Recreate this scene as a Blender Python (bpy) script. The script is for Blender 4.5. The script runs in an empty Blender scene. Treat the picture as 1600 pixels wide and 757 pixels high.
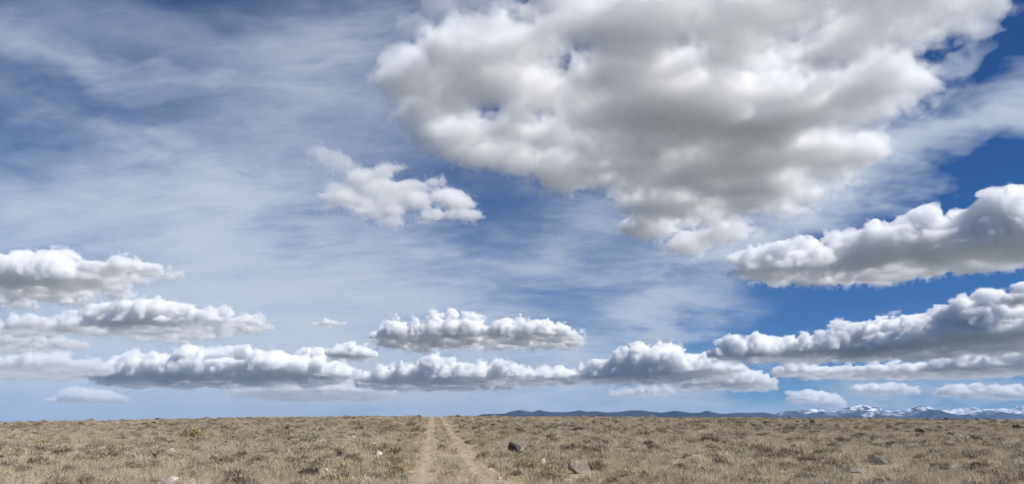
import bpy, math, random
import numpy as np
from mathutils import Vector, noise as mnoise

S = bpy.context.scene
C = S.collection
R = math.radians

# ------------------------------------------------------------------ camera, sky, sun, exposure
F, CX, CY, EYE = 1142.0, 800.0, 378.5, 663.0      # focal length and centre of the 1600 px wide photograph; eye level row
PITCH = math.atan((EYE - CY) / F)
CAMZ = 1.8
cam = bpy.data.cameras.new('camera')
co = bpy.data.objects.new('camera', cam); C.objects.link(co)
cam.sensor_width = 36; cam.lens = 36 * F / 1600; cam.clip_start = .1; cam.clip_end = 400000
co.location = (0, 0, CAMZ); co.rotation_euler = (math.pi / 2 + PITCH, 0, 0)
S.camera = co

SUN_EL, SUN_AZ = R(48), R(118)
sl = bpy.data.lights.new('sun', 'SUN'); so = bpy.data.objects.new('sun', sl); C.objects.link(so)
sl.energy = 4.8; sl.angle = R(.5); sl.color = (1, .975, .935)
sd = Vector((math.sin(SUN_AZ) * math.cos(SUN_EL), math.cos(SUN_AZ) * math.cos(SUN_EL), math.sin(SUN_EL)))
so.rotation_euler = sd.to_track_quat('Z', 'Y').to_euler()

S.view_settings.view_transform = 'Standard'
S.view_settings.look = 'None'
S.view_settings.exposure = 0.35
S.view_settings.gamma = 1.0
cy = S.cycles
cy.max_bounces = 16; cy.volume_bounces = 13; cy.diffuse_bounces = 2; cy.glossy_bounces = 1
cy.transmission_bounces = 2; cy.transparent_max_bounces = 48
cy.use_adaptive_sampling = True; cy.adaptive_threshold = .03; cy.adaptive_min_samples = 16
cy.use_denoising = True
cy.denoiser = 'OPENIMAGEDENOISE'
cy.sample_clamp_indirect = 6


def ray(px, py):
    """unit direction through a photograph pixel"""
    x = (px - CX) / F; y = (CY - py) / F
    c, s = math.cos(PITCH), math.sin(PITCH)
    v = np.array([x, c - y * s, s + y * c])
    return v / np.linalg.norm(v)


class Nodes:
    """tiny helper to wire shader nodes"""
    def __init__(self, tree):
        self.t = tree
    def new(self, typ, **kw):
        n = self.t.nodes.new(typ)
        for k, v in kw.items():
            setattr(n, k, v)
        return n
    def put(self, sock, v):
        if isinstance(v, bpy.types.NodeSocket):
            self.t.links.new(v, sock)
        elif v is not None:
            sock.default_value = v
    def math(self, op, a, b=None, c=None, clamp=False):
        n = self.new('ShaderNodeMath', operation=op, use_clamp=clamp)
        for i, v in enumerate((a, b, c)):
            self.put(n.inputs[i], v)
        return n.outputs[0]
    def vec(self, op, a, b=None, out=0):
        n = self.new('ShaderNodeVectorMath', operation=op)
        self.put(n.inputs[0], a)
        if b is not None:
            if op == 'SCALE':
                self.put(n.inputs['Scale'], b)
            else:
                self.put(n.inputs[1], b)
        return n.outputs[out]
    def noise(self, vec, scale, detail=4, rough=.55, dist=0, out='Fac'):
        n = self.new('ShaderNodeTexNoise')
        if vec is not None:
            self.put(n.inputs['Vector'], vec)
        n.inputs['Scale'].default_value = scale; n.inputs['Detail'].default_value = detail
        n.inputs['Roughness'].default_value = rough; n.inputs['Distortion'].default_value = dist
        return n.outputs[out]
    def ramp(self, fac, stops):
        n = self.new('ShaderNodeValToRGB')
        self.put(n.inputs[0], fac)
        e = n.color_ramp.elements
        while len(e) < len(stops):
            e.new(.5)
        for i, (p, c) in enumerate(stops):
            e[i].position = p
            e[i].color = (c, c, c, 1) if isinstance(c, (int, float)) else (*c, 1)
        return n.outputs[0]
    def step(self, v, a, b):
        n = self.new('ShaderNodeMapRange', interpolation_type='SMOOTHSTEP')
        self.put(n.inputs[0], v); n.inputs[1].default_value = a; n.inputs[2].default_value = b
        return n.outputs[0]
    def mix(self, fac, a, b, blend='MIX'):
        n = self.new('ShaderNodeMix', data_type='RGBA', blend_type=blend)
        self.put(n.inputs[0], fac)
        self.put(n.inputs[6], a if isinstance(a, bpy.types.NodeSocket) else (*a, 1))
        self.put(n.inputs[7], b if isinstance(b, bpy.types.NodeSocket) else (*b, 1))
        return n.outputs[2]


# the sky: Nishita air with a high veil of ice cloud in it
w = bpy.data.worlds.new('World'); S.world = w; w.use_nodes = True
N = Nodes(w.node_tree)
bg = w.node_tree.nodes['Background']
sk = N.new('ShaderNodeTexSky', sky_type='NISHITA', sun_disc=False)
sk.sun_elevation = SUN_EL; sk.sun_rotation = SUN_AZ
sk.altitude = 2400; sk.air_density = 1.0; sk.dust_density = 0.0; sk.ozone_density = 2.0
SKY_TINT = (.105, .31, .57)
sky = N.mix(1.0, sk.outputs[0], SKY_TINT, 'MULTIPLY')
tc = N.new('ShaderNodeTexCoord').outputs['Generated']
sep = N.new('ShaderNodeSeparateXYZ'); N.put(sep.inputs[0], tc)
zz = N.math('MAXIMUM', sep.outputs[2], 0.0)
inv = N.math('DIVIDE', 1.0, N.math('ADD', zz, .30))
plane = N.vec('SCALE', tc, inv)                                   # the flat layer high above, seen in perspective
rot = N.new('ShaderNodeMapping'); N.put(rot.inputs[0], plane)
rot.inputs['Rotation'].default_value = (0, 0, R(28)); rot.inputs['Scale'].default_value = (.75, 1.35, 1)
streak = N.noise(rot.outputs[0], 3.6, 12, .66, .25)
soft = N.noise(plane, 1.1, 5, .55, .3)
warp = N.noise(plane, 1.6, 5, .6, out='Color')
wv = N.vec('SCALE', N.vec('SUBTRACT', warp, (.5, .5, .5)), .32)
wdir = N.vec('ADD', tc, wv)
# thick places in the veil: direction, half widths, tilt, strength (the layer has patches where it is denser)
LOBES = [(350, 320, 190, 110, 20, 1.7), (420, 400, 200, 90, 0, 1.2), (90, 125, 130, 30, 0, .7), (40, 330, 110, 90, 0, .9), (480, 490, 290, 70, 0, 1.1), (560, 140, 120, 190, 60, .85), (840, 378, 60, 30, 0, .5), (250, 60, 260, 40, -8, .3), (730, 425, 240, 60, 0, .95), (930, 335, 140, 50, 0, .75), (290, 125, 160, 14, -12, .5),
         (1410, 262, 250, 36, -27, 1.45), (1180, 350, 160, 26, -22, 1.1), (1120, 408, 95, 14, -20, 1.2), (1020, 515, 120, 28, -14, 1.2), (1560, 170, 90, 22, -15, .8), (1480, 112, 90, 10, -25, .7), (1060, 445, 120, 40, 0, .4),
         (100, 570, 320, 90, 0, 1.4), (900, 640, 380, 40, 0, 1.8), (480, 640, 330, 50, 0, 2.6), (200, 655, 460, 46, 0, 1.0), (560, 570, 320, 80, 0, 1.5), (1310, 305, 190, 10, -27, .6), (1340, 655, 320, 18, 0, .45),
         (250, 195, 150, 45, -5, -.55), (1580, 40, 90, 50, 0, -.5), (580, 410, 60, 26, 0, -.5), (1560, 270, 70, 34, -20, -.4), (840, 470, 200, 22, 0, -.35)]
veil = None
for px, py, a, b, ang, amp in LOBES:
    c0 = ray(px, py)
    e = np.cross(c0, (0, 0, 1)); e /= np.linalg.norm(e)
    u = np.cross(e, c0)
    ca, sa = math.cos(R(-ang)), math.sin(R(-ang))
    e1 = (e * ca + u * sa) * F / a; e2 = (-e * sa + u * ca) * F / b
    d1 = N.math('SUBTRACT', N.vec('DOT_PRODUCT', wdir, tuple(e1), 1), float(np.dot(c0, e1)))
    d2 = N.math('SUBTRACT', N.vec('DOT_PRODUCT', wdir, tuple(e2), 1), float(np.dot(c0, e2)))
    q = N.math('MULTIPLY_ADD', d1, d1, N.math('MULTIPLY', d2, d2))
    front = N.math('GREATER_THAN', N.vec('DOT_PRODUCT', tc, tuple(c0), 1), 0.0)
    g = N.math('MULTIPLY', N.math('EXPONENT', N.math('MULTIPLY', q, -1.0)), N.math('MULTIPLY', front, amp))
    veil = g if veil is None else N.math('ADD', veil, g)
fib = N.new('ShaderNodeMapping'); N.put(fib.inputs[0], N.vec('ADD', plane, wv)); fib.inputs['Rotation'].default_value = (0, 0, R(20)); fib.inputs['Scale'].default_value = (.5, 2.6, 1)
fibre = N.noise(fib.outputs[0], 5.0, 10, .68, .15)
detail = N.math('ADD', N.step(streak, .36, .68), N.math('ADD', N.math('MULTIPLY', N.step(soft, .25, .75), .35), N.math('MULTIPLY', N.step(fibre, .40, .70), .75)))
base_veil = N.math('MULTIPLY', N.step(soft, .45, .8), .06)
amt = N.math('MAXIMUM', N.math('ADD', N.math('MULTIPLY', veil, N.math('MULTIPLY_ADD', detail, .62, .34)), base_veil), 0.0)
amt = N.math('MULTIPLY', N.math('SUBTRACT', 1.0, N.math('EXPONENT', N.math('MULTIPLY', amt, -1.2))), .97)
hz = N.math('POWER', N.math('SUBTRACT', 1.0, N.math('MINIMUM', zz, 1.0)), 14)
VEIL_COL = (4.35, 4.9, 5.7)
skyc = N.mix(amt, sky, VEIL_COL)
N.put(bg.inputs[0], skyc)
bg.inputs[1].default_value = .1


# ------------------------------------------------------------------ helpers
def tag(o, label=None, cat=None, group=None, kind=None):
    if label: o['label'] = label
    if cat: o['category'] = cat
    if group: o['group'] = group
    if kind: o['kind'] = kind
    return o


def link(name, me, mat=None, parent=None, loc=None):
    o = bpy.data.objects.new(name, me); C.objects.link(o)
    if mat is not None and not me.materials: me.materials.append(mat)
    if parent is not None: o.parent = parent
    if loc is not None: o.location = loc
    return o


def fmesh(name, V, Q, smooth=False):
    me = bpy.data.meshes.new(name)
    V = np.ascontiguousarray(V, np.float32); Q = np.ascontiguousarray(Q, np.int32)
    me.vertices.add(len(V)); me.vertices.foreach_set('co', V.ravel())
    n = Q.shape[1]
    me.loops.add(Q.size); me.loops.foreach_set('vertex_index', Q.ravel())
    me.polygons.add(len(Q)); me.polygons.foreach_set('loop_start', np.arange(0, Q.size, n, dtype=np.int32))
    if smooth: me.polygons.foreach_set('use_smooth', np.ones(len(Q), bool))
    me.update(calc_edges=True); me.validate()
    return me


LAT = np.random.default_rng(1).random((64, 64, 64), dtype=np.float32)


def vnoise(x, y, z):
    """smooth value noise, -1..1"""
    xi = np.floor(x).astype(np.int32); yi = np.floor(y).astype(np.int32); zi = np.floor(z).astype(np.int32)
    fx = (x - xi).astype(np.float32); fy = (y - yi).astype(np.float32); fz = (z - zi).astype(np.float32)
    fx = fx * fx * (3 - 2 * fx); fy = fy * fy * (3 - 2 * fy); fz = fz * fz * (3 - 2 * fz)
    x0 = xi & 63; x1 = (xi + 1) & 63; y0 = yi & 63; y1 = (yi + 1) & 63; z0 = zi & 63; z1 = (zi + 1) & 63
    a = LAT[x0, y0, z0] * (1 - fx) + LAT[x1, y0, z0] * fx
    b = LAT[x0, y1, z0] * (1 - fx) + LAT[x1, y1, z0] * fx
    c = LAT[x0, y0, z1] * (1 - fx) + LAT[x1, y0, z1] * fx
    d = LAT[x0, y1, z1] * (1 - fx) + LAT[x1, y1, z1] * fx
    return ((a * (1 - fy) + b * fy) * (1 - fz) + (c * (1 - fy) + d * fy) * fz) * 2 - 1


def fbm(x, y, z, octs=4, gain=.5):
    s = 0; a = 1; t = 0
    for i in range(octs):
        s = s + a * vnoise(x + 13.1 * i, y + 7.7 * i, z + 3.3 * i); t += a
        x = x * 2.03; y = y * 2.03; z = z * 2.03; a *= gain
    return s / t


def surface_nets(f, org, h):
    """closed quad surface of f = 0 (f > 0 inside) on a regular grid"""
    nx, ny, nz = f.shape
    ins = f > 0
    cs = np.zeros((nx - 1, ny - 1, nz - 1), np.uint8)
    cor = [(i, j, k) for i in (0, 1) for j in (0, 1) for k in (0, 1)]
    for i, j, k in cor:
        cs += ins[i:nx - 1 + i, j:ny - 1 + j, k:nz - 1 + k]
    act = (cs > 0) & (cs < 8)
    ai = np.argwhere(act)
    idx = -np.ones(act.shape, np.int64); idx[act] = np.arange(len(ai))
    acc = np.zeros((len(ai), 3)); cnt = np.zeros(len(ai))
    for a in cor:
        for b in cor:
            if a > b or sum(abs(a[t] - b[t]) for t in range(3)) != 1: continue
            fa = f[ai[:, 0] + a[0], ai[:, 1] + a[1], ai[:, 2] + a[2]]; fb = f[ai[:, 0] + b[0], ai[:, 1] + b[1], ai[:, 2] + b[2]]
            m = (fa > 0) != (fb > 0)
            t = fa[m] / (fa[m] - fb[m])
            acc[m] += np.array(a) + t[:, None] * (np.array(b) - np.array(a)); cnt[m] += 1
    V = (ai + acc / cnt[:, None]) * h + org
    Q = []
    for ax in range(3):
        s0 = [slice(None)] * 3; s1 = [slice(None)] * 3; s0[ax] = slice(0, -1); s1[ax] = slice(1, None)
        e0 = ins[tuple(s0)]; ch = np.argwhere(e0 != ins[tuple(s1)])
        o = [t for t in range(3) if t != ax]
        ok = np.ones(len(ch), bool)
        for t in o: ok &= (ch[:, t] > 0) & (ch[:, t] < f.shape[t] - 1)
        ch = ch[ok]
        d = e0[ch[:, 0], ch[:, 1], ch[:, 2]]
        def g(da, db):
            c = ch.copy(); c[:, o[0]] += da; c[:, o[1]] += db
            return idx[c[:, 0], c[:, 1], c[:, 2]]
        q = np.stack([g(-1, -1), g(0, -1), g(0, 0), g(-1, 0)], 1)
        flip = d if ax != 1 else ~d
        Q.append(np.where(flip[:, None], q, q[:, ::-1]))
    return V, np.concatenate(Q)


def main_body(V, Q):
    """keep the one largest connected piece of a surface"""
    lab = np.arange(len(V)); E = np.concatenate([Q[:, [0, 1]], Q[:, [1, 2]], Q[:, [2, 3]]])
    while True:
        a, b = lab[E[:, 0]], lab[E[:, 1]]
        k = a != b
        if not k.any(): break
        E = E[k]; a = a[k]; b = b[k]
        hi, lo_ = np.maximum(a, b), np.minimum(a, b)
        o = np.argsort(-lo_, kind='stable')
        lab[hi[o]] = lo_[o]                                        # the smallest label is written last
        while True:
            nl = lab[lab]
            if (nl == lab).all(): break
            lab = nl
    best = np.bincount(lab).argmax(); keep = lab == best
    idx = np.cumsum(keep) - 1
    Q = Q[keep[Q[:, 0]]]
    return V[keep], idx[Q]


# ------------------------------------------------------------------ the land
TR0, TR1 = .75, -.106                                             # centre line of the track: x = TR0 + TR1 * y


def slope_factor(t):
    return np.interp(t, [-1.6, -.70, -.525, -.35, -.21, -.035, .175, .44, .70, 1.6], [.5, .60, .74, .90, .985, .985, .95, .84, .72, .6])


def ground_z(x, y):
    x = np.asarray(x, float); y = np.asarray(y, float)
    d = np.hypot(x, y)
    t = np.where(y > 1, x / np.maximum(y, 1), np.sign(x) * 1.6)
    t = np.clip(t, -1.6, 1.6)
    k = 6.0
    rise = .0262 * k * np.logaddexp(0, (d - 22) / k)
    z = rise * slope_factor(t)
    cap = 3.3 * slope_factor(t)                                    # the crest of the rise
    z = cap - .35 * np.logaddexp(0, (cap - z) / .35) + .02
    over = np.maximum(d - 150, 0)
    z = z - 22 * (1 - np.exp(-over / 2200)) - d * d / 1.6e7 * (d > 800)
    fade = np.clip(d / 12, 0, 1) * np.clip((400 - d) / 200, 0, 1)
    z = z + fade * (.10 * vnoise(x / 9.0, y / 9.0, 0 * x + 3.1) + .045 * vnoise(x / 3.1, y / 3.1, 0 * x + 9.4))
    z = z + np.clip((d - 400) / 2000, 0, 1) * 2.0 * vnoise(x / 700, y / 700, 0 * x + 5)
    # the wheel ruts are pressed in, the strip between them is not
    u = x - (TR0 + TR1 * y)
    near = (d < 200) & (y > 0)
    z = z - near * .05 * (np.exp(-((u - .87) / .35) ** 2) + np.exp(-((u + .87) / .35) ** 2))
    return z


def on_ground(px, py):
    """where the ray through a photograph pixel meets the near slope"""
    d = ray(px, py)
    t = 12.0
    while t < 400:
        p = d * t
        if p[2] + CAMZ < float(ground_z(p[0], p[1])): break
        t += .1
    return p[0], p[1], float(ground_z(p[0], p[1]))


def swing(y):
    return .0042 * np.maximum(0, 31 - y) ** 2


def soil_material():
    m = bpy.data.materials.new('dry_soil'); m.use_nodes = True
    n = Nodes(m.node_tree); b = m.node_tree.nodes['Principled BSDF']
    pos = n.new('ShaderNodeNewGeometry').outputs['Position']
    big = n.noise(pos, .09, 4, .6)
    mid = n.noise(pos, 1.3, 5, .65)
    fine = n.noise(pos, 14, 4, .7)
    col = n.ramp(mid, [(.3, (.24, .185, .125)), (.5, (.36, .285, .198)), (.7, (.47, .385, .27))])
    col = n.mix(n.step(big, .4, .65), col, n.ramp(fine, [(.3, (.16, .115, .078)), (.65, (.33, .265, .185))]))
    col = n.mix(n.step(fine, .62, .74), col, (.46, .38, .26))
    dist = n.vec('LENGTH', pos, out=1)
    sage = n.ramp(n.noise(pos, .004, 5, .65), [(.35, (.10, .105, .092)), (.65, (.17, .17, .15))])
    col = n.mix(n.step(dist, 170, 420), col, sage)                 # unseen plain beyond the rise: sage tones chosen for light bounced onto cloud bases
    n.put(b.inputs['Base Color'], col)
    b.inputs['Roughness'].default_value = .95; b.inputs['Specular IOR Level'].default_value = .1
    bm = n.new('ShaderNodeBump'); bm.inputs['Strength'].default_value = .7; bm.inputs['Distance'].default_value = .06
    n.put(bm.inputs['Height'], n.noise(pos, 6, 6, .65)); n.put(b.inputs['Normal'], bm.outputs[0])
    return m


def build_ground():
    rr = [0.0, .8]
    while rr[-1] < 170: rr.append(max(rr[-1] * 1.016, rr[-1] + .12))
    while rr[-1] < 150000: rr.append(rr[-1] * 1.07)
    rr = np.array(rr)
    th = np.concatenate([np.arange(-48, 48, .35), np.arange(48, 312, 3.0)])
    th = np.radians(th)
    A, B = np.meshgrid(rr, th, indexing='ij')
    X = A * np.sin(B); Y = A * np.cos(B)
    V = np.stack([X, Y, ground_z(X, Y)], -1).reshape(-1, 3)
    n, k = len(rr), len(th)
    i, j = np.meshgrid(np.arange(n - 1), np.arange(k), indexing='ij')
    j2 = (j + 1) % k
    Q = np.stack([i * k + j, (i + 1) * k + j, (i + 1) * k + j2, i * k + j2], -1).reshape(-1, 4)[:, ::-1]
    Q = Q[Q[:, 0] >= 0]
    me = bpy.data.meshes.new('ground')
    me.from_pydata(V.tolist(), [], Q.tolist()); me.validate()
    me.polygons.foreach_set('use_smooth', np.ones(len(me.polygons), bool))
    tag(link('ground', me, soil_material()), kind='structure')


def build_track():
    m = bpy.data.materials.new('track_dirt'); m.use_nodes = True
    n = Nodes(m.node_tree); b = m.node_tree.nodes['Principled BSDF']
    pos = n.new('ShaderNodeNewGeometry').outputs['Position']
    mp = n.new('ShaderNodeMapping'); n.put(mp.inputs[0], pos); mp.inputs['Rotation'].default_value = (0, 0, -math.atan(TR1)); mp.inputs['Scale'].default_value = (1, .18, 1)
    lines = n.noise(mp.outputs[0], 4.5, 5, .6)
    col = n.ramp(lines, [(.3, (.27, .21, .146)), (.55, (.36, .288, .204)), (.75, (.43, .352, .25))])
    col = n.mix(n.step(n.noise(pos, 26, 3, .7), .62, .72), col, (.2, .16, .12))
    col = n.mix(n.step(n.noise(pos, 1.1, 4, .6), .52, .7), col, (.31, .25, .175))
    n.put(b.inputs['Base Color'], col); b.inputs['Roughness'].default_value = .95; b.inputs['Specular IOR Level'].default_value = .1
    bm = n.new('ShaderNodeBump'); bm.inputs['Strength'].default_value = .6; bm.inputs['Distance'].default_value = .04
    n.put(bm.inputs['Height'], n.noise(pos, 11, 6, .7)); n.put(b.inputs['Normal'], bm.outputs[0])
    V, Q = [], []
    ys = np.concatenate([np.arange(3, 60, .25), np.arange(60, 170, .6)])
    for s in (-1, 1):
        off = len(V); c = 9
        for y in ys:
            mid = TR0 + TR1 * y + s * .87 + .16 * mnoise.noise((y * .11, s * 2.0, 0)) + .09 * mnoise.noise((y * .5, s * 5.0, 0))
            nar = .52 - .0025 * min(y, 100); wl = nar + .20 * mnoise.noise((y * .7, s, 4)) + .13 * mnoise.noise((y * 2.7, s, 4)); wr = nar + .20 * mnoise.noise((y * .7, s, 8)) + .13 * mnoise.noise((y * 2.7, s, 8))
            if s > 0: mid += float(swing(y)); wr += .10 * max(0, 1 - y / 60) + .3 * float(swing(y))
            xs = np.linspace(mid - wl, mid + wr, c)
            zs = ground_z(xs, np.full(c, y)) + .012 + .00035 * y
            zs[0] -= .05; zs[-1] -= .05
            V += [(a, y, b_) for a, b_ in zip(xs, zs)]
        for i in range(len(ys) - 1):
            for j in range(c - 1):
                a = off + i * c + j
                Q.append((a, a + 1, a + c + 1, a + c))
    tag(link('dirt_track', fmesh('dirt_track', np.array(V), np.array(Q), True), m), kind='structure')


build_ground()
build_track()


# ------------------------------------------------------------------ mountains at the horizon
def mountain_material(name, snow_lo, snow_hi, forest=(.010, .016, .020), rock=(.034, .034, .038), patch=.5):
    m = bpy.data.materials.new(name); m.use_nodes = True
    n = Nodes(m.node_tree); b = m.node_tree.nodes['Principled BSDF']
    geo = n.new('ShaderNodeNewGeometry'); pos = geo.outputs['Position']
    sp = n.new('ShaderNodeSeparateXYZ'); n.put(sp.inputs[0], pos)
    p = n.vec('SCALE', pos, .001)
    n1 = n.noise(p, .55, 6, .62); n2 = n.noise(p, 2.4, 6, .65)
    z = n.math('ADD', sp.outputs[2], n.math('MULTIPLY_ADD', n1, 2600 * patch, -1300 * patch))
    z = n.math('ADD', z, n.math('MULTIPLY_ADD', n2, 700, -350))
    s = n.step(z, snow_lo, snow_hi)
    col = n.mix(n.step(n2, .35, .65), forest, rock)
    col = n.mix(n.math('MULTIPLY', s, n.step(n2, .42, .56)), col, (.78, .80, .84))
    n.put(b.inputs['Base Color'], col); b.inputs['Roughness'].default_value = 1.0; b.inputs['Specular IOR Level'].default_value = 0
    return m


def mountain_range(name, D, prof, mat, depth, seed, rough=.16):
    """prof: (photograph column, photograph row of the crest); D metres away"""
    px = np.array([p[0] for p in prof], float); py = np.array([p[1] for p in prof], float)
    step = 1.0
    cols = np.arange(px[0], px[-1] + .1, step)
    crest = np.interp(cols, px, py)
    drs = [ray(a, b) for a, b in zip(cols, crest)]
    X0 = np.array([d[0] / d[1] * D for d in drs]); Z0 = np.array([d[2] / d[1] * D for d in drs])
    fade = np.clip(np.minimum(cols - cols[0], cols[-1] - cols) / 12, 0, 1)
    rows = 46
    vs = np.linspace(-1, 1, rows)
    V = np.zeros((len(cols), rows, 3))
    low = -260.0
    for j, v in enumerate(vs):
        yy = D + v * depth + 0 * X0
        yy = yy + depth * .12 * vnoise(X0 / depth * 1.3, 0 * X0 + seed, 0 * X0)
        hgt = (Z0 - low) * (1 - abs(v) ** .85)
        rn = fbm(X0 / 3800 + seed, yy / 3800, 0 * X0 + seed, 5, .55)
        rid = 1 - 2 * np.abs(fbm(X0 / 2600 + seed * 3, yy / 5200, 0 * X0, 4, .5))
        amp = (Z0 - low) * min(1, abs(v) * 3.2) * (1 - abs(v)) * 1.3
        V[:, j, 0] = X0; V[:, j, 1] = yy
        V[:, j, 2] = low + hgt + amp * (rough * rn * 1.6 + rough * (rid - .4)) + (Z0 - low) *   .085 * fbm(X0 / 900 + seed, 0 * X0 + j * .15, 0 * X0, 3) * fade
    k = rows
    i, j = np.meshgrid(np.arange(len(cols) - 1), np.arange(rows - 1), indexing='ij')
    Q = np.stack([i * k + j, (i + 1) * k + j, (i + 1) * k + j + 1, i * k + j + 1], -1).reshape(-1, 4)
    tag(link(name, fmesh(name, V.reshape(-1, 3), Q, True), mat), kind='structure')


HILLS = mountain_material('forested_mountain', 620, 900, patch=.45)
MIDM = mountain_material('patchy_snow_mountain', 560, 980, patch=.9)
SNOWM = mountain_material('snowy_mountain', 250, 520, forest=(.16, .16, .17), rock=(.28, .27, .27), patch=.6)
mountain_range('mountain_range', 36000, [(728, 657), (740, 650.5), (755, 646.8), (775, 645.6), (788, 645), (800, 641.4), (812, 638.9), (822, 640.4), (833, 643.4), (843, 640.9), (850, 642.4), (862, 644.4), (885, 643.9), (905, 640.9), (915, 643.4), (930, 642.6), (945, 644.4), (965, 643.4), (985, 640.4),
               (1000, 641.0), (1015, 642.4), (1030, 644.4), (1050, 640.9), (1062, 642.4), (1080, 645.4), (1092, 644.9), (1102, 641.9), (1112, 643.9), (1125, 646.4), (1150, 645.4), (1170, 644.9), (1190, 643.4), (1205, 646.4), (1222, 654.4), (1235, 657.4)], HILLS, 4200, 3)
mountain_range('mountain_range', 46000, [(1195, 656.4), (1215, 648.4), (1222, 641.4), (1240, 640.4), (1258, 640.9), (1270, 638.9), (1282, 637.4), (1295, 639.9), (1308, 641.9), (1318, 637.4), (1332, 635.9), (1344, 632.9), (1352, 631.4), (1362, 633.4), (1375, 634.4), (1386, 639.4), (1400, 640.4),
               (1420, 639.9), (1432, 636.4), (1444, 633.4), (1456, 634.4), (1470, 638.9), (1482, 643.4), (1500, 648.4), (1520, 646.4), (1540, 642.4), (1556, 639.9), (1572, 642.4), (1590, 645.4), (1625, 649.4), (1700, 655.4)], MIDM, 5200, 8)
mountain_range('snow_mountain_range', 60000, [(1130, 655.4), (1145, 646.4), (1155, 643.4), (1165, 645.4), (1180, 646.4), (1200, 654.4), (1230, 655.4), (1400, 655.4), (1440, 647.4), (1470, 640.4), (1490, 638.4), (1505, 636.4), (1515, 635.4), (1528, 638.4), (1545, 639.4), (1560, 636.4), (1575, 638.4), (1588, 634.4), (1600, 635.4), (1640, 638.4), (1700, 650.4)], SNOWM, 5200, 12)


# ------------------------------------------------------------------ clouds: closed bodies of droplets lit by sun and sky
def cloud_material(name, dens):
    m = bpy.data.materials.new(name); m.use_nodes = True
    t = m.node_tree; t.nodes.clear(); n = Nodes(t)
    out = n.new('ShaderNodeOutputMaterial')
    v = n.new('ShaderNodeVolumeScatter'); v.inputs['Color'].default_value = (1, 1, 1, 1); v.inputs['Density'].default_value = dens; v.inputs['Anisotropy'].default_value = 0
    tr = n.new('ShaderNodeBsdfTransparent'); df = n.new('ShaderNodeBsdfTranslucent'); mx = n.new('ShaderNodeMixShader'); mx.inputs[0].default_value = .004
    n.put(mx.inputs[1], tr.outputs[0]); n.put(mx.inputs[2], df.outputs[0])
    n.put(out.inputs['Surface'], mx.outputs[0]); n.put(out.inputs['Volume'], v.outputs[0])
    return m


def cloud(label, blobs, dens, h, base, amp, seed, shells=((0.0, .3), (.35, .7)), flat=.18, holes=(), billow=(1, 1, .9, .8, .5, 0), rag=.95, mott=.0, wisp=.35):
    """blobs: spheres x y z r; billowing noise of size amp; base: height of the flat underside; shells: depth below the surface (in amp) and share of the density"""
    B = np.array(blobs, float); pad = amp * 1.0 + 3 * h
    lo = (B[:, :3] - B[:, 3:]).min(0) - pad; hi = (B[:, :3] + B[:, 3:]).max(0) + pad
    lo[2] = max(lo[2], base - amp * .6)
    n = np.ceil((hi - lo) / h).astype(int) + 1
    ax = [(lo[i] + h * np.arange(n[i])).astype(np.float32) for i in range(3)]
    X, Y, Z = np.meshgrid(*ax, indexing='ij')
    k = B[:, 3].mean() * .22
    acc = np.zeros(X.shape, np.float32)
    for x, y, z, r in B:
        i0 = [max(0, int((c - (r + pad) - lo[t]) / h)) for t, c in enumerate((x, y, z))]
        i1 = [min(n[t], int((c + (r + pad) - lo[t]) / h) + 2) for t, c in enumerate((x, y, z))]
        s = tuple(slice(a, b) for a, b in zip(i0, i1))
        d = r - np.sqrt((X[s] - x) ** 2 + (Y[s] - y) ** 2 + (Z[s] - z) ** 2)
        acc[s] += np.exp(np.clip(d / k, -30, 30))
    f = np.log(acc + 1e-9) * k
    del acc
    near = f > -amp * 1.6
    f0 = f[near]
    x, y, z = X[near], Y[near], Z[near]
    L = amp * 2.4; a = amp; o = seed * 7.3
    wx = amp * .5 * vnoise(x / (amp * 1.5) + o, y / (amp * 1.5), z / (amp * 1.5)); wy = amp * .5 * vnoise(x / (amp * 1.5), y / (amp * 1.5) + o, z / (amp * 1.5) + 9)
    x = x + wx; y = y + wy
    q = np.zeros(len(x), np.float32)
    for i in range(6):
        nn = vnoise(x / L + o, y / L + o * 1.3, z / L * 1.1 + o * .7)
        q += a * (billow[i] * (2.0 * np.abs(nn) - .58) + (1 - billow[i]) * 1.05 * nn)
        L *= .48; a *= .60; o += 11.7
        if L < h * 1.1: break
    f[near] = np.minimum(f0 + q, f0 + rag * amp)
    fl = base + flat * amp * vnoise(X[near] / (amp * 2.5), Y[near] / (amp * 2.5), 0 * q + seed) - .06 * q
    if mott: fl = fl + mott * amp * fbm(X[near] / (amp * 2.6), Y[near] / (amp * 2.6), 0 * q + seed, 5, .6)
    f[near] = np.minimum(f[near], (Z[near] - fl) * .8)
    for hx, hy, hz_, hr in holes:
        d = np.sqrt((X - hx) ** 2 + (Y - hy) ** 2) - hr
        f = np.minimum(f, d + .0 * Z)
    root = None
    if wisp:
        xs, ys, zs = X[near] / (amp * .75), Y[near] / (amp * .75), Z[near] / (amp * .75)
        torn = 1.6 * wisp * amp * (np.abs(fbm(xs + 5, ys, zs + seed, 4, .62)) - .22)
    for lev, share in shells:
        g = f - lev * amp
        if lev < .10 and wisp:                                     # torn, frayed edges
            g[near] += torn * (.12 - lev) / .12
        for sl_ in ((0,), (-1,)):
            g[sl_[0]] = -1; g[:, sl_[0]] = -1; g[:, :, sl_[0]] = -1
        if not (g > 0).any(): continue
        V, Q = main_body(*surface_nets(g, lo, h))
        if root is None:
            c0 = V.mean(0); c0[2] = V[:, 2].min()
            me = fmesh('cumulus_cloud', V - c0, Q)
            root = link('cumulus_cloud', me, cloud_material('thin_cloud', dens * share), loc=c0)
            tag(root, label, 'cloud', 'clouds in the sky')
        else:
            link('dense_core', fmesh('dense_core', V - c0, Q), cloud_material('dense_cloud', dens * share), parent=root)
    return root


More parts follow.
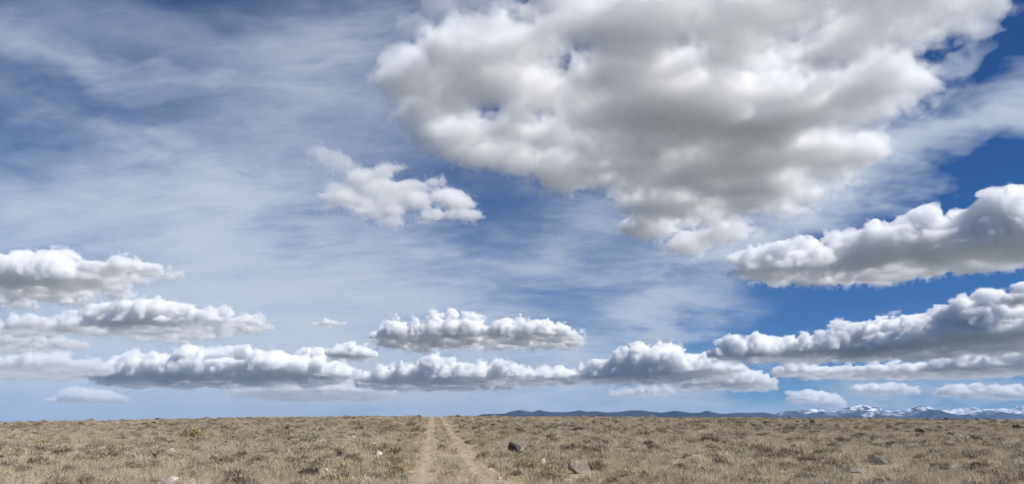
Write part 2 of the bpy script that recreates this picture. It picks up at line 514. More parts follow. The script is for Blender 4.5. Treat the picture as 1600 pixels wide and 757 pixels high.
def plane_point(px, py, H):
    d = ray(px, py); t = (H - CAMZ) / d[2]
    return d * t, t


rng = random.Random(5)


def cumulus(label, prof, dens, seed, H=1700, hpx=1.25, amp=10, rows=3, fat=.56, shells=((-.08, .12), (0.04, .30), (.16, .30), (.34, .28)), vary=.22, wisp=.55):
    """a flat-based heap cloud: prof = (column, row of the top, row of the near edge of its base, row of the far edge)"""
    P = np.array(prof, float)
    x0, x1 = P[0, 0], P[-1, 0]
    bl = []
    px = x0; sc = []
    while px <= x1:
        top, yf, yb = (np.interp(px, P[:, 0], P[:, i]) for i in (1, 2, 3))
        hgt = max(yf - top, 4)
        pa, ta = plane_point(px, yf, H); yb2 = yf + (yb - yf) * (.80 + .25 * mnoise.noise((px / 28, seed, 1.7)))
        pb, tb = plane_point(px, yb2, H)
        s0 = ta / F; h0 = hgt * s0
        depth = math.hypot(pb[0] - pa[0], pb[1] - pa[1])
        nrow = int(min(26, max(rows, depth / (h0 * fat * 1.1))))
        gap = depth / nrow
        for r_ in range(nrow):
            v = (r_ + rng.uniform(-.3, .3) * (r_ > 0)) / max(1, nrow - 1)
            p = pa + (pb - pa) * v
            hh = h0 * (1 - .5 * v) * rng.uniform(1.0 - vary, 1.08 + vary * .3)
            jx = rng.uniform(-.35, .35) * h0
            if r_ < 2:
                R_ = hh * fat
                bl.append((p[0] + jx, p[1], H + hh - R_, R_))
                bl.append((p[0] + jx + rng.uniform(-.4, .4) * R_, p[1] + .3 * R_, H + R_ * .25, R_ * 1.05))
            R_ = max(hh * .62, gap * .72)
            bl.append((p[0] + jx, p[1] + R_ * .5 * (r_ == 0), H + hh * .8 - R_, R_))
        sc.append(s0)
        px += max(hgt * .42, 3)
    s = float(np.mean(sc))
    return cloud(label, bl, 2.5 * dens / s, hpx * s, H, amp * s, seed, shells, wisp=wisp)


CL = True
if CL:
    # the near cloud that fills the upper right
    H = 1900
    bl = []
    for px, py, r, thick in [(770, 80, 75, .6), (830, 120, 85, .7), (730, 110, 50, .6), (900, 60, 100, .8), (655, 158, 32, .5), (640, 140, 18, .5), (720, 165, 52, .6), (700, 215, 36, .6), (800, 205, 62, .7), (900, 200, 95, .8), (760, 245, 40, .6), (1000, 110, 120, .9), (1000, 240, 80, 1), (900, 270, 50, .8),
                      (1100, 60, 130, 1), (1120, 190, 115, 1.1), (1200, 90, 130, 1.1), (1250, 220, 95, 1.1), (1120, 300, 62, 1), (1320, 60, 115, 1), (1350, 165, 85, .9), (1395, 130, 62, .8), (1430, 60, 65, .7), (1490, 45, 34, .5), (1525, 35, 22, .5), (950, -50, 110, .9), (1150, -80, 130, 1.1), (1350, -60, 110, 1),
                      (1180, 330, 62, .8), (1060, 340, 60, .75), (1120, 362, 46, .7), (1235, 300, 60, .8), (1030, 368, 34, .65), (1080, 386, 28, .6), (985, 312, 50, .75), (1150, 310, 75, .9), (1430, -10, 50, .7), (860, 150, 70, .7), (930, 130, 80, .8), (870, 90, 70, .7), (1290, 255, 60, .8), (1190, 280, 75, 1), (1050, 300, 62, 1), (820, 255, 45, .7), (960, 285, 48, .8), (1110, 350, 40, .8), (1020, 360, 28, .7), (1080, 375, 22, .7)]:
        for j in range(7 if py < 90 else 11 if py < 170 else 17):
            p, t = plane_point(px + rng.uniform(-.6, .45) * r, py + rng.uniform(-.4, .4) * r, H)
            rad = min(r * t / F, 430) * rng.uniform(.55, .95)
            bl.append((p[0], p[1], p[2] + rad * (rng.uniform(-.6, -.15) + .55 * (thick - .7)), rad))
    holes = []
    for px, py, r in [(765, 168, 13), (748, 172, 8), (848, 178, 8), (1078, 72, 11), (1060, 76, 7), (1198, 152, 9), (970, 236, 8), (705, 182, 8)]:
        p, t = plane_point(px, py, H + 120); holes.append((p[0], p[1], 0, r * t / F * 2.0))
    cloud('huge grey-bottomed cloud with torn white edges filling the upper right sky', bl, .0148, 13.5, H, 170, 4, ((-.05, .08), (.03, .2), (.12, .3), (.3, .44)), holes=holes, billow=(.1, .2, .4, .6, .6, 0), rag=.9, mott=.3, wisp=.9)
    bl = []
    for px, py, r in [(690, 20, 34), (735, 10, 42), (780, 0, 40), (660, 55, 24), (690, 60, 26), (710, 35, 34), (755, 5, 40), (650, 40, 20)]:
        for j in range(2):
            p, t = plane_point(px + rng.uniform(-.4, .4) * r, py + rng.uniform(-.4, .4) * r, 2000)
            bl.append((p[0], p[1], p[2], r * t / F * rng.uniform(.4, .7)))
    cloud('small thin cloud at the top edge, left of the huge grey cloud', bl, .0030, 15, 2000, 110, 6, ((0, .5), (.2, .5)), billow=(.3, .3, .5, .5, 0, 0), rag=.8)
    bl = []
    for px, py, r in [(550, 312, 34), (580, 308, 36), (620, 315, 40), (655, 320, 40), (690, 325, 36), (718, 338, 26), (600, 288, 30), (640, 288, 30), (570, 342, 24), (520, 325, 20), (740, 345, 16), (545, 282, 18), (525, 268, 15), (508, 255, 13), (488, 246, 12), (498, 250, 13), (520, 262, 16), (535, 275, 18), (530, 312, 24), (515, 322, 20), (562, 292, 24), (610, 345, 24), (665, 348, 22), (680, 298, 24), (615, 268, 18)]:
        for j in range(2):
            p, t = plane_point(px + rng.uniform(-.4, .4) * r, py + rng.uniform(-.4, .4) * r, 1900)
            rad = r * t / F * rng.uniform(.65, 1.0); bl.append((p[0], p[1], p[2] - .25 * rad, rad))
    cloud('ragged white cloud below and left of the huge grey cloud', bl, .011, 11, 1900, 75, 9, ((-.1, .12), (.04, .33), (.25, .55)), billow=(.1, .2, .4, .6, .4, 0), rag=.9, mott=.3, wisp=.9)
    cumulus('long solid cloud with white rounded top alone in the blue at the right', [(1150, 425, 428, 440), (1172, 408, 428, 445), (1200, 388, 425, 448), (1240, 378, 422, 450), (1290, 382, 420, 452), (1330, 380, 418, 452), (1365, 362, 412, 450), (1400, 368, 408, 446), (1450, 350, 402, 440), (1500, 330, 396, 430), (1550, 338, 390, 424), (1600, 322, 384, 420), (1680, 310, 372, 415)], .06, 21, H=1800, amp=17, rows=4, hpx=1.6)
    # low heaps on the right
    cumulus('long bank of heaped clouds rising to the right edge above the snowy mountains', [(1125, 548, 558, 568), (1150, 532, 556, 568), (1190, 528, 554, 570), (1240, 535, 553, 572), (1290, 528, 550, 572), (1330, 512, 548, 572), (1375, 502, 545, 572), (1410, 505, 542, 570), (1450, 495, 536, 568), (1500, 480, 530, 562), (1550, 476, 526, 560), (1600, 485, 522, 556), (1680, 480, 516, 556)], .12, 23, amp=11, rows=4)
    cumulus('low flat-based bank of heaped clouds between the hills and the blue gap at centre right', [(885, 590, 594, 600), (910, 578, 592, 602), (950, 566, 590, 604), (990, 548, 586, 606), (1030, 545, 584, 606), (1060, 542, 582, 606), (1090, 556, 582, 605), (1120, 560, 580, 602), (1145, 568, 580, 598)], .12, 25, amp=10, rows=4)
    cumulus('dim lower cloud under the gap between the two right-hand cloud banks', [(1060, 594, 603, 614), (1100, 582, 600, 615), (1140, 576, 598, 615), (1170, 578, 600, 614), (1195, 592, 602, 611), (1210, 598, 604, 609)], .08, 27, amp=8, rows=3)
    cumulus('thin flat cloud layer tucked under the long bank at the right', [(1215, 576, 582, 590), (1250, 573, 582, 594), (1300, 577, 583, 597), (1370, 572, 582, 598), (1440, 570, 581, 598), (1500, 560, 578, 596), (1560, 552, 574, 592), (1640, 545, 572, 590)], .11, 29, amp=7, rows=3)
    cumulus('small white cloud touching the mountain tops below the long bank', [(1238, 620, 625, 630), (1255, 616, 626, 634), (1285, 617, 628, 637), (1305, 624, 632, 640), (1320, 632, 637, 641)], .11, 31, amp=7, vary=.5, wisp=.6, rows=3, hpx=1.2)
    cumulus('small flat white cloud above the highest dark mountain', [(1338, 608, 612, 616), (1362, 604, 612, 618), (1395, 605, 612, 618), (1418, 608, 613, 617), (1432, 612, 614, 617)], .11, 33, amp=7, vary=.5, wisp=.6, rows=3, hpx=1.2)
    cumulus('low pale clouds above the snowy peaks at the right edge', [(1470, 612, 616, 620), (1500, 606, 615, 622), (1530, 609, 617, 626), (1570, 606, 616, 627), (1600, 610, 618, 626), (1660, 606, 618, 626)], .11, 35, amp=7, vary=.5, wisp=.6, rows=3, hpx=1.2)
    cumulus('cloud edge peeking in at the right border above the long bank', [(1572, 462, 474, 480), (1590, 455, 472, 482), (1630, 446, 470, 482), (1670, 455, 470, 480)], .12, 37, amp=8, rows=3)
    cumulus('small pale cloud low above the forested hills right of the track', [(955, 614, 618, 621), (985, 608, 617, 622), (1015, 602, 615, 621), (1040, 605, 614, 619), (1052, 611, 615, 618)], .06, 39, amp=7, vary=.5, wisp=.6, rows=3, hpx=1.2)
    # the middle
    cumulus('double-humped white cloud with flat grey base in the middle of the sky', [(592, 522, 530, 545), (615, 505, 528, 550), (650, 495, 526, 554), (685, 492, 525, 555), (720, 498, 525, 553), (755, 506, 526, 552), (790, 506, 525, 552), (825, 498, 524, 553), (860, 502, 524, 550), (885, 512, 526, 546), (903, 522, 528, 540)], .13, 41, amp=12, rows=4)
    cumulus('long heap of bright clouds low over the track', [(568, 588, 598, 610), (600, 578, 596, 614), (640, 570, 594, 616), (672, 562, 592, 616), (705, 566, 592, 617), (740, 570, 592, 616), (775, 574, 592, 614), (810, 572, 591, 612), (845, 576, 592, 610), (875, 584, 594, 606), (895, 592, 598, 603)], .13, 43, amp=10, rows=4)
    cumulus('little round white cloud above the heaped bank left of centre', [(516, 552, 556, 562), (530, 541, 556, 567), (550, 537, 556, 569), (568, 540, 557, 567), (580, 552, 558, 562)], .14, 45, amp=6, rows=3, hpx=1.2)
    cumulus('tiny dark grey scrap of cloud left of the double-humped cloud', [(492, 507, 509, 513), (505, 501, 508, 515), (522, 501, 508, 513), (534, 506, 508, 511)], .09, 47, amp=4.5, rows=2, hpx=1.1)
    cumulus('grey low cloud sheet close to the horizon left of the track', [(370, 612, 615, 624), (420, 604, 612, 628), (470, 602, 612, 631), (520, 601, 612, 632), (570, 606, 614, 630), (605, 612, 617, 625)], .05, 49, amp=9, vary=.5, wisp=.9, rows=3)
    # the left
    cumulus('long bright heaped bank of clouds low on the left', [(152, 586, 592, 604), (180, 566, 590, 608), (215, 562, 588, 612), (255, 560, 587, 613), (300, 556, 586, 613), (330, 552, 585, 612), (370, 558, 585, 611), (395, 550, 585, 611), (430, 560, 586, 610), (470, 562, 587, 609), (500, 556, 587, 608), (525, 566, 588, 604), (540, 578, 590, 600)], .13, 51, amp=11, rows=4)
    cumulus('long grey-bottomed cloud floating over the left heaped bank', [(105, 500, 510, 524), (140, 488, 508, 530), (185, 478, 505, 536), (220, 474, 503, 540), (260, 486, 504, 542), (300, 492, 505, 540), (340, 488, 504, 536), (375, 494, 505, 528), (405, 500, 508, 522), (422, 508, 511, 518)], .09, 53, amp=12, rows=4)
    cumulus('broad layered grey cloud at the left border', [(-70, 425, 445, 480), (-20, 415, 444, 486), (30, 408, 442, 488), (75, 403, 440, 486), (110, 412, 440, 482), (150, 424, 446, 478), (180, 440, 452, 470), (196, 452, 458, 466)], .07, 55, amp=13, rows=4)
    cumulus('puffy cloud right behind the broad grey cloud at the left border', [(130, 412, 424, 438), (165, 405, 424, 446), (200, 400, 422, 448), (235, 414, 424, 446), (262, 418, 426, 442), (276, 428, 431, 437)], .06, 57, amp=9, rows=3)
    cumulus('low pale cloud at the left border under the grey layers', [(-60, 505, 516, 532), (0, 505, 516, 534), (40, 500, 514, 534), (75, 494, 513, 530), (100, 508, 516, 526)], .06, 59, amp=9, rows=3)
    cumulus('flat dim cloud at the left border below the pale one', [(-60, 530, 538, 556), (0, 528, 537, 558), (50, 526, 536, 556), (100, 530, 538, 552), (132, 538, 542, 548)], .06, 61, amp=8, rows=3)
    cumulus('small pale cloud just above the plain at the lower left', [(78, 626, 629, 633), (105, 616, 626, 635), (130, 610, 625, 634), (160, 616, 626, 633), (190, 622, 627, 631)], .07, 63, amp=7, vary=.5, wisp=.6, rows=3, hpx=1.2)
    cumulus('wide grey-blue cloud bank behind the small pale one at lower left', [(-40, 566, 574, 594), (20, 562, 573, 598), (80, 560, 572, 600), (130, 568, 576, 600), (165, 576, 582, 598)], .05, 65, amp=9, vary=.4, wisp=.7, rows=3)

# ------------------------------------------------------------------ shrubs, grass and stones
nr = np.random.default_rng(11)


def blades(n, place, seed):
    """n thin leaf blades as loose quads; place(rng, i) -> (root, tip, width)"""
    g = random.Random(seed); V = []; Q = []
    for i in range(n):
        a, b, wd = place(g, i)
        a = np.array(a); b = np.array(b); ax = b - a; L = np.linalg.norm(ax) + 1e-9
        sd_ = np.cross(ax / L, (g.gauss(0, 1), g.gauss(0, 1), g.gauss(0, .6))); sd_ /= np.linalg.norm(sd_) + 1e-9
        m = (a + b) / 2 + np.array([g.gauss(0, .06), g.gauss(0, .06), g.gauss(0, .05)]) * L
        k = len(V)
        V += [a - sd_ * wd * .35, a + sd_ * wd * .35, m + sd_ * wd * .5, m - sd_ * wd * .5, b + sd_ * wd * .12, b - sd_ * wd * .12]
        Q += [(k, k + 1, k + 2, k + 3), (k + 3, k + 2, k + 4, k + 5)]
    return np.array(V), np.array(Q)


def shrub_mesh(name, n, wid, hgt, blade, bw, seed, droop=.35, lumps=5):
    g0 = random.Random(seed * 31 + 7)
    lump = [(0, 0, .55, 1.0)] + [(math.cos(t) * g0.uniform(.25, .55), math.sin(t) * g0.uniform(.25, .55), g0.uniform(.30, .5), g0.uniform(.55, 1.0)) for t in [g0.uniform(0, 6.28) for _ in range(lumps)]]
    def place(g, i):
        lx, ly, lr, lh = lump[g.randrange(len(lump))]
        th = g.uniform(0, 6.283); u = g.random() ** .5
        el = math.acos(g.random())                                  # 0 straight up
        r = g.uniform(.45, 1.0) ** .6
        dx, dy, dz = math.sin(el) * math.cos(th), math.sin(el) * math.sin(th), math.cos(el)
        tip = np.array([(lx + lr * r * dx) * wid, (ly + lr * r * dy) * wid, max(.03, (.12 + .88 * r * dz) * lh * hgt)])
        up = np.array([dx * .9, dy * .9, .55 + dz]) ; up /= np.linalg.norm(up)
        up = up + np.array([g.gauss(0, droop), g.gauss(0, droop), g.gauss(0, droop * .6)])
        root = tip - up * blade * g.uniform(.6, 1.3)
        root[2] = max(root[2], 0)
        return root, tip, bw * g.uniform(.6, 1.4)
    V, Q = blades(n, place, seed)
    return fmesh(name, V, Q)


def tuft_mesh(name, n, spread, hgt, bw, seed, lean=.45):
    def place(g, i):
        th = g.uniform(0, 6.283); rr = g.random() ** .7 * spread
        a = np.array([math.cos(th) * rr, math.sin(th) * rr, 0]); ln = abs(g.gauss(0, lean)) + rr / max(spread, .01) * .25
        t2 = th + g.gauss(0, .5); h = hgt * g.uniform(.5, 1.1)
        return a, a + np.array([math.cos(t2) * ln * h, math.sin(t2) * ln * h, h / math.sqrt(1 + ln * ln)]), bw * g.uniform(.6, 1.3)
    V, Q = blades(n, place, seed)
    return fmesh(name, V, Q)


def leaf_material(name, dark, mid, light, through=.25):
    m = bpy.data.materials.new(name); m.use_nodes = True
    t = m.node_tree; n = Nodes(t); b = t.nodes['Principled BSDF']; out = t.nodes['Material Output']
    geo = n.new('ShaderNodeNewGeometry'); oi = n.new('ShaderNodeObjectInfo')
    f = n.math('ADD', n.math('MULTIPLY', geo.outputs['Random Per Island'], .48), n.math('MULTIPLY', oi.outputs['Random'], .52))
    col = n.ramp(f, [(.12, dark), (.5, mid), (.88, light)])
    n.put(b.inputs['Base Color'], col); b.inputs['Roughness'].default_value = .8; b.inputs['Specular IOR Level'].default_value = .15
    tl = n.new('ShaderNodeBsdfTranslucent'); n.put(tl.inputs[0], col)
    mx = n.new('ShaderNodeMixShader'); mx.inputs[0].default_value = through
    n.put(mx.inputs[1], b.outputs[0]); n.put(mx.inputs[2], tl.outputs[0]); n.put(out.inputs['Surface'], mx.outputs[0])
    return m


MAT = {
    'straw': leaf_material('dry_straw', (.33, .27, .185), (.55, .468, .335), (.72, .635, .48), .3),
    'taupe': leaf_material('grey_brown_twigs', (.18, .138, .10), (.37, .295, .215), (.57, .475, .36)),
    'sage': leaf_material('grey_sage_leaves', (.21, .18, .13), (.42, .37, .27), (.60, .54, .41)),
    'olive': leaf_material('olive_leaves', (.20, .162, .09), (.40, .335, .20), (.57, .49, .32)),
    'dark': leaf_material('dark_dead_twigs', (.045, .034, .027), (.095, .073, .057), (.18, .14, .11)),
}
PROTO = {k: [] for k in MAT}
PARAM = {'straw': (560, .42, .32, .12, .017, .36), 'taupe': (820, .48, .35, .085, .019, .45), 'sage': (820, .47, .34, .08, .021, .45), 'olive': (860, .49, .41, .10, .020, .40), 'dark': (620, .44, .31, .09, .019, .45)}
for k, (n_, wid, hgt, bl_, bw_, dr_) in PARAM.items():
    for v in range(4):
        me = shrub_mesh(k + '_shrub', n_, wid, hgt, bl_, bw_, 100 * len(k) + v, dr_, 4 + v)
        me.materials.append(MAT[k]); PROTO[k].append(me)
TUFT = []
for v in range(4):
    me = tuft_mesh('grass_tuft', 70 + 20 * v, .13 + .03 * v, .26 + .03 * v, .009, 900 + v); me.materials.append(MAT['straw']); TUFT.append(me)
LOWG = []
for v in range(3):
    me = tuft_mesh('grass_litter', 60, .42, .10, .010, 950 + v, 1.1); me.materials.append(MAT['straw']); LOWG.append(me)

# stones first: shrubs keep out of the line of sight to them
STONES = []


def stone_material(name, dark, light, side=None):
    m = bpy.data.materials.new(name); m.use_nodes = True
    n = Nodes(m.node_tree); b = m.node_tree.nodes['Principled BSDF']
    p = n.new('ShaderNodeTexCoord').outputs['Object']
    col = n.ramp(n.noise(p, 5, 6, .65), [(.3, dark), (.62, light)])
    col = n.mix(n.step(n.noise(p, 16, 4, .7), .58, .68), col, tuple(c * .45 for c in dark))
    n.put(b.inputs['Base Color'], col); b.inputs['Roughness'].default_value = .9; b.inputs['Specular IOR Level'].default_value = .2
    bm = n.new('ShaderNodeBump'); bm.inputs['Strength'].default_value = .6; bm.inputs['Distance'].default_value = .03
    n.put(bm.inputs['Height'], n.noise(p, 9, 6, .7)); n.put(b.inputs['Normal'], bm.outputs[0])
    return m


GREY = stone_material('lichened_grey_rock', (.20, .165, .125), (.47, .405, .325))
BASALT = stone_material('dark_basalt', (.035, .032, .032), (.10, .092, .085))
WHITE = stone_material('pale_quartz', (.50, .45, .40), (.80, .76, .70))
PINK = stone_material('pale_pinkish_rock', (.42, .34, .28), (.66, .56, .47))
DIM = stone_material('dull_grey_rock', (.12, .104, .086), (.235, .205, .172))
BASALT2 = stone_material('dark_brown_rock', (.06, .05, .044), (.15, .128, .108))
BROWN = stone_material('brown_grey_rock', (.07, .06, .05), (.17, .145, .12))


def stone(label, px, py, wpx, hpx_, mat, seed, cuts=9, lean=0.0, deep=.8):
    """px, py: middle of its foot in the photograph; a broken block: a ball cut by random planes, then roughened"""
    x, y, z = on_ground(px, py)
    d = math.hypot(x, y); wd = wpx * d / F; hg = hpx_ * d / F
    import bmesh
    bm = bmesh.new(); bmesh.ops.create_icosphere(bm, subdivisions=5, radius=1.0)
    g = random.Random(seed)
    P = np.array([v.co[:] for v in bm.verts])
    for i in range(cuts):
        nrm = np.array([g.gauss(0, 1), g.gauss(0, 1), g.gauss(0, .8)]); nrm /= np.linalg.norm(nrm)
        off = g.uniform(.38, .75); e = P @ nrm - off
        P = P - np.outer(np.maximum(e, 0) * .92, nrm)
    q = fbm(P[:, 0] * 2.2 + seed, P[:, 1] * 2.2, P[:, 2] * 2.2, 4)
    P = P * (1 + .10 * q)[:, None]
    P[:, 2] = np.where(P[:, 2] < -.3, -.3 + (P[:, 2] + .3) * .2, P[:, 2])
    P -= P.min(0) * np.array([0, 0, 1])
    P[:, 0] = P[:, 0] / (P[:, 0].max() - P[:, 0].min()) * wd; P[:, 1] *= wd * .5 * deep; P[:, 2] = P[:, 2] / P[:, 2].max() * hg * 1.12
    P[:, 2] += lean * P[:, 0]; P[:, 2] -= .12 * hg
    for v, p in zip(bm.verts, P): v.co = p
    me = bpy.data.meshes.new('rock'); bm.to_mesh(me); bm.free()
    o = link('rock', me, mat, loc=(x, y, z)); tag(o, label, 'rock', 'rocks lying among the shrubs')
    STONES.append((x, y, wd))
    return o


stone('large grey-tan boulder with a dark broken left face, right of the track', 908, 741, 34, 20, GREY, 3, 10, -.28)
stone('blackish rock beside the shrubs on the right-hand side of the track', 805, 706, 20, 14, BASALT, 8, 9)
stone('small white upright stone between the black rock and the tan boulder', 849, 725, 8, 8, WHITE, 6, 10)
stone('pale pinkish boulder cut off by the bottom edge of the picture at left', 264, 759, 34, 12, PINK, 11, 8)
stone('white stone nearest the dark low shrub left of the track', 592, 712, 9, 7, WHITE, 13, 8)
stone('white stone standing tallest of the white stones left of the track', 584, 700, 7, 8, WHITE, 15, 8)
stone('flat white stone farthest up the slope left of the track', 553, 687, 10, 5, WHITE, 17, 8)
stone('dull pinkish stone below the other white stones left of the track', 580, 722, 8, 6, PINK, 19, 8)
stone('flat pinkish-white stone low in the straw grass left of the track', 508, 738, 11, 5, PINK, 21, 8)
stone('single pale stone in the wide shrub slope far left', 268, 708, 9, 6, WHITE, 23, 8)
stone('dark brown humped rock standing alone far up the right slope', 1367, 692, 19, 10, BASALT2, 25, 8)
stone('dark slab with a long tapering right end on the right slope', 1376, 726, 30, 11, BROWN, 27, 9, -.26)
stone('wide flat dull grey rock left of the dark slab on the right slope', 1336, 739, 40, 7, DIM, 29, 8)
stone('dark round stone under straw grass left of the white stones', 533, 715, 14, 9, BASALT, 31, 8)
stone('little grey stone on the right wheel rut near the bottom edge', 716, 735, 8, 4, GREY, 33, 8)
stone('little pinkish stone at the outer edge of the right wheel rut', 781, 751, 9, 4, PINK, 35, 8)


def clear_of_stones(x, y, r):
    for sx, sy, sw in STONES:
        if abs(x - sx * y / sy) < sw * .5 + r * .8 and sy - 3.0 < y < sy + r: return False
    return True


# scatter: jittered over the slope, denser where it is near enough to tell them apart
pts = []
for band, (d0, d1, cell) in enumerate([(15.5, 60, .62), (60, 110, .74), (110, 205, .95)]):
    x_ = np.arange(-d1 * .95, d1 * .95, cell); y_ = np.arange(4, d1, cell)
    X, Y = np.meshgrid(x_, y_); X = X.ravel() + nr.uniform(-.5, .5, X.size) * cell; Y = Y.ravel() + nr.uniform(-.5, .5, Y.size) * cell
    D = np.hypot(X, Y); k = (D >= d0) & (D < d1) & (np.abs(X) < Y * .86 + 1.5)
    pts.append(np.stack([X[k], Y[k], D[k]], 1))
pts = np.concatenate(pts)
X, Y, D = pts.T
patch = 1.5 * fbm(X / 16, Y / 20, 0 * X + 2, 4); patch2 = fbm(X / 5, Y / 9, 0 * X + 31, 3); dens = fbm(X / 4, Y / 6, 0 * X + 77, 3)
U = X - (TR0 + TR1 * Y)
rnd = nr.random((len(X), 6))
shr = []            # x, y, kind, variant, scale, rotation, squash
grs = []
for i in range(len(X)):
    x, y, d, u = X[i], Y[i], D[i], U[i]
    if u > 0: u = u - float(swing(y)) if u > .6 + .5 * float(swing(y)) else min(u, .6)
    au = abs(u)
    r0 = rnd[i]
    if au < 1.42 + .25 * dens[i]:
        if abs(au - .87) < .42 and r0[0] < (.34 if u < 0 else .13) + .0012 * d: grs.append((x, y, int(r0[3] * 4), .3 + .4 * r0[4], r0[5] * 6.28)); continue
        if au < .42 and r0[0] < .60 and (patch2[i] > -.25 or d > 60):     # the strip of plants between the ruts
            if r0[1] < .30 and d > 24: shr.append((x, y, 'olive' if r0[2] < .5 else 'straw', int(r0[3] * 4), .45 + .35 * r0[4], r0[5] * 6.28, 1))
            else: grs.append((x, y, int(r0[3] * 4), .55 + .5 * r0[4], r0[5] * 6.28))
        continue
    p = patch[i] + .35 * patch2[i]
    far_dark = math.exp(-((d - 88) / 28) ** 2) * (.75 if x < -.1 * y else .5)
    side = math.exp(-((au - 3.0) / 1.6) ** 2) * (1 if 24 < d < 75 else .45)
    wts = {'straw': .62 + 2.3 * max(p, 0) - far_dark, 'taupe': 1.1 + 2.6 * max(-p, 0) + far_dark, 'sage': .78, 'olive': .05 + 2.0 * side, 'dark': .16 + .7 * max(-p - .05, 0) + far_dark * .9}
    tot = sum(max(v, .02) for v in wts.values()); q = r0[0] * tot
    for kind, v in wts.items():
        q -= max(v, .02)
        if q <= 0: break
    keep = .66 + .95 * dens[i]
    sc = (.55 + .75 * r0[1] ** 1.6) * (1.12 if kind == 'olive' else 1.0)
    if r0[5] > .955 and d > 27: sc *= 1.45
    if au < 2.2: sc *= .7
    if r0[2] < keep and clear_of_stones(x, y, .4 * sc):
        shr.append((x, y, kind, int(r0[3] * 4), sc, r0[4] * 6.28, .8 + .35 * r0[5]))
    elif au > 1.4 and patch2[i] > -.12:
        grs.append((x, y, int(r0[3] * 4), .7 + .6 * r0[4], r0[5] * 6.28))

LABEL = {
    'straw': ('straw-coloured dry bush among the others on the slope', 'straw-coloured bushes on the slope'),
    'taupe': ('grey-brown twiggy bush among the others on the slope', 'grey-brown bushes on the slope'),
    'sage': ('pale grey-green sagebrush among the others on the slope', 'pale sagebrush on the slope'),
    'olive': ('olive-green bushy shrub standing among straw-coloured grass', 'olive shrubs on the slope'),
    'dark': ('dark brown dead-looking low bush among paler ones', 'dark bushes on the slope'),
}


def plant(x, y, kind, v, sc, rz, sq, label=None):
    o = bpy.data.objects.new('shrub', PROTO[kind][v]); C.objects.link(o)
    o.location = (x, y, float(ground_z(x, y)) - .02); o.rotation_euler = (0, 0, rz); o.scale = (sc, sc, sc * sq)
    tag(o, label or LABEL[kind][0], 'shrub', LABEL[kind][1]); return o


SPECIAL = [
    (296, 686, 'olive', 1, 2.6, 'big yellow-green shrub standing out on the far left slope'),
    (690, 704, 'olive', 2, .95, 'green shrub in the middle of the strip between the wheel ruts'),
    (690, 691, 'sage', 1, .75, 'smaller grey shrub behind the green one between the wheel ruts'),
    (702, 745, 'straw', 0, .85, 'tall straw tuft at the near end of the strip between the ruts'),
    (612, 730, 'olive', 3, 1.2, 'dense olive clump left of the track near the white stones'),
    (480, 748, 'dark', 2, 1.5, 'wide dark twiggy bush near the bottom edge, left of the track'),
    (750, 719, 'dark', 1, 1.0, 'dark bush at the right rim of the right wheel rut'),
    (465, 717, 'dark', 0, 1.2, 'low dark mound in the straw left of the stones'),
    (90, 713, 'dark', 3, 1.3, 'lone dark mound on the slope at the far left'),
    (1390, 703, 'dark', 2, 1.0, 'small black bush just below the dark brown humped rock'),
    (1012, 697, 'dark', 1, 1.3, 'flat dark bush in the middle of the right slope'),
]
for px, py, kind, v, sc, lab in SPECIAL:
    x, y, z = on_ground(px, py)
    shr = [s_ for s_ in shr if not (abs(s_[0] - x * s_[1] / y) < .42 * sc and y - 1.6 < s_[1] < y + .5)]
    plant(x, y, kind, v, sc, 1.3 * v, 1.0, lab)

# the nearest three hundred or so are single plants, the rest is cover
size = []
for s_ in shr:
    x, y, sc = s_[0], s_[1], s_[4]
    d = ray(800, 757)
    inside = abs(x / (y * math.cos(PITCH))) < .70 and math.hypot(x, y) > 20.5
    size.append(sc / y if inside else 0)
order = np.argsort(-np.array(size))
NEAR = set(order[:285].tolist())
for i in NEAR: plant(*shr[i])


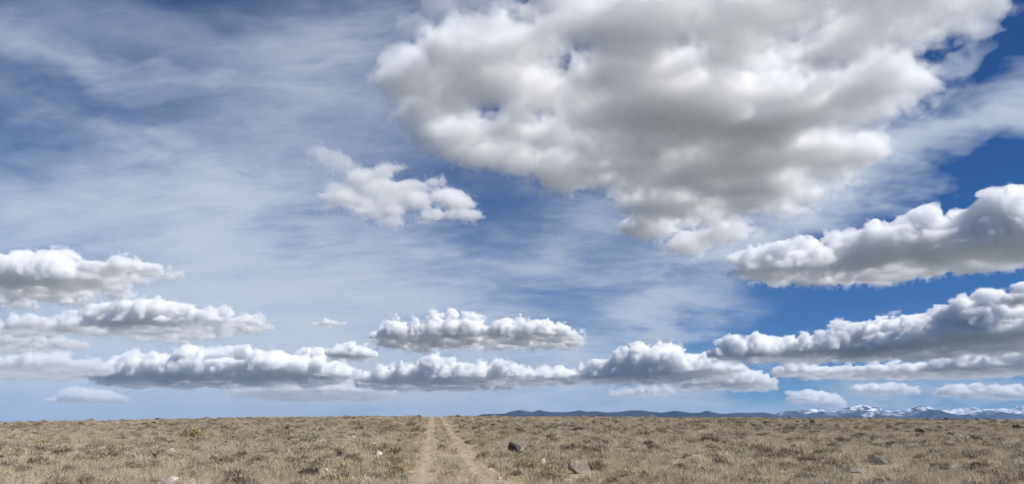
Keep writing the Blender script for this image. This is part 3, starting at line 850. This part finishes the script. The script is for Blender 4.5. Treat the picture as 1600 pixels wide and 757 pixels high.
def cover(name, meshes, P):
    """one object of many copies: P rows x y z, variant, scale, rotation, squash"""
    P = np.array(P, float)
    me = bpy.data.meshes.new(name); me.vertices.add(len(P)); me.vertices.foreach_set('co', np.ascontiguousarray(P[:, :3], np.float32).ravel())
    a = me.attributes.new('variant', 'INT', 'POINT'); a.data.foreach_set('value', P[:, 3].astype(np.int32))
    a = me.attributes.new('size', 'FLOAT_VECTOR', 'POINT'); a.data.foreach_set('vector', np.ascontiguousarray(np.stack([P[:, 4], P[:, 4], P[:, 4] * P[:, 6]], 1), np.float32).ravel())
    a = me.attributes.new('turn', 'FLOAT_VECTOR', 'POINT'); a.data.foreach_set('vector', np.ascontiguousarray(np.stack([0 * P[:, 5], 0 * P[:, 5], P[:, 5]], 1), np.float32).ravel())
    o = link(name, me); tag(o, kind='stuff')
    col = bpy.data.collections.new(name + '_sources')
    for i, m_ in enumerate(meshes):
        col.objects.link(bpy.data.objects.new('%s_source_%02d' % (name, i), m_))
    ng = bpy.data.node_groups.new(name, 'GeometryNodeTree')
    ng.interface.new_socket('Geometry', in_out='INPUT', socket_type='NodeSocketGeometry'); ng.interface.new_socket('Geometry', in_out='OUTPUT', socket_type='NodeSocketGeometry')
    def nn(t, **kw):
        x = ng.nodes.new(t)
        for k, v in kw.items(): setattr(x, k, v)
        return x
    gi, go = nn('NodeGroupInput'), nn('NodeGroupOutput')
    ci = nn('GeometryNodeCollectionInfo'); ci.inputs['Collection'].default_value = col; ci.inputs['Separate Children'].default_value = True; ci.inputs['Reset Children'].default_value = True
    ip = nn('GeometryNodeInstanceOnPoints'); ip.inputs['Pick Instance'].default_value = True
    av = nn('GeometryNodeInputNamedAttribute', data_type='INT'); av.inputs['Name'].default_value = 'variant'
    asz = nn('GeometryNodeInputNamedAttribute', data_type='FLOAT_VECTOR'); asz.inputs['Name'].default_value = 'size'
    at = nn('GeometryNodeInputNamedAttribute', data_type='FLOAT_VECTOR'); at.inputs['Name'].default_value = 'turn'
    er = nn('FunctionNodeEulerToRotation')
    L = ng.links.new
    L(gi.outputs[0], ip.inputs['Points']); L(ci.outputs[0], ip.inputs['Instance']); L(av.outputs[0], ip.inputs['Instance Index'])
    L(asz.outputs[0], ip.inputs['Scale']); L(at.outputs[0], er.inputs[0]); L(er.outputs[0], ip.inputs['Rotation']); L(ip.outputs[0], go.inputs[0])
    md = o.modifiers.new('scatter', 'NODES'); md.node_group = ng
    return o


KINDS = list(MAT)
rest = [s_ for i, s_ in enumerate(shr) if i not in NEAR]
rz_ = ground_z(np.array([s_[0] for s_ in rest]), np.array([s_[1] for s_ in rest])) - .02
cover('sagebrush_cover', [m_ for k in KINDS for m_ in PROTO[k]], [(s_[0], s_[1], z, KINDS.index(s_[2]) * 4 + s_[3], s_[4], s_[5], s_[6]) for s_, z in zip(rest, rz_)])

# short grass and litter between the shrubs
gx = nr.uniform(-1, 1, 30000); gd = 15 + 75 * nr.random(30000) ** 1.15
gX = gx * gd * .80; gY = gd
gu = gX - (TR0 + TR1 * gY); gs = swing(gY); gu = np.abs(np.where(gu > .55 + .5 * gs, np.maximum(gu - gs, .55), gu))
ok = (gu > 1.32 + .35 * vnoise(gY / 2, 0 * gY, 0 * gY)) | ((gu < .48) & (nr.random(30000) < .8))
gX, gY = gX[ok], gY[ok]
G = [(x, y, v, s_, r_, 1) for x, y, v, s_, r_ in grs]
lg = nr.random((len(gX), 3))
for i in range(len(gX)):
    if not clear_of_stones(gX[i], gY[i], .15): lg[i, 2] = 0
    low = lg[i, 2] < .7
    G.append((gX[i], gY[i], 4 + i % 3 if low else i % 4, .5 + .7 * lg[i, 0], lg[i, 1] * 6.28, 1))
gz = ground_z(np.array([a[0] for a in G]), np.array([a[1] for a in G])) - .01
cover('dry_grass', TUFT + LOWG, [(a[0], a[1], z, a[2], a[3], a[4], a[5]) for a, z in zip(G, gz)])


# ------------------------------------------------------------------ the air between here and the mountains
def build_haze():
    x, y0, y1, z0, z1 = 62000, -8000, 67000, -900, 1420
    V = [(-x, y0, z0), (x, y0, z0), (x, y1, z0), (-x, y1, z0), (-x, y0, z1), (x, y0, z1), (x, y1, z1), (-x, y1, z1)]
    Q = [(3, 2, 1, 0), (4, 5, 6, 7), (0, 1, 5, 4), (1, 2, 6, 5), (2, 3, 7, 6), (3, 0, 4, 7)]
    m = bpy.data.materials.new('air'); m.use_nodes = True; t = m.node_tree; t.nodes.clear(); n = Nodes(t)
    o = n.new('ShaderNodeOutputMaterial'); v = n.new('ShaderNodeVolumePrincipled')
    v.inputs['Color'].default_value = (.40, .63, 1, 1); v.inputs['Density'].default_value = 1.15e-5
    n.put(o.inputs['Volume'], v.outputs[0])
    tag(link('haze', fmesh('haze', np.array(V), np.array(Q)), m), kind='stuff')


build_haze()
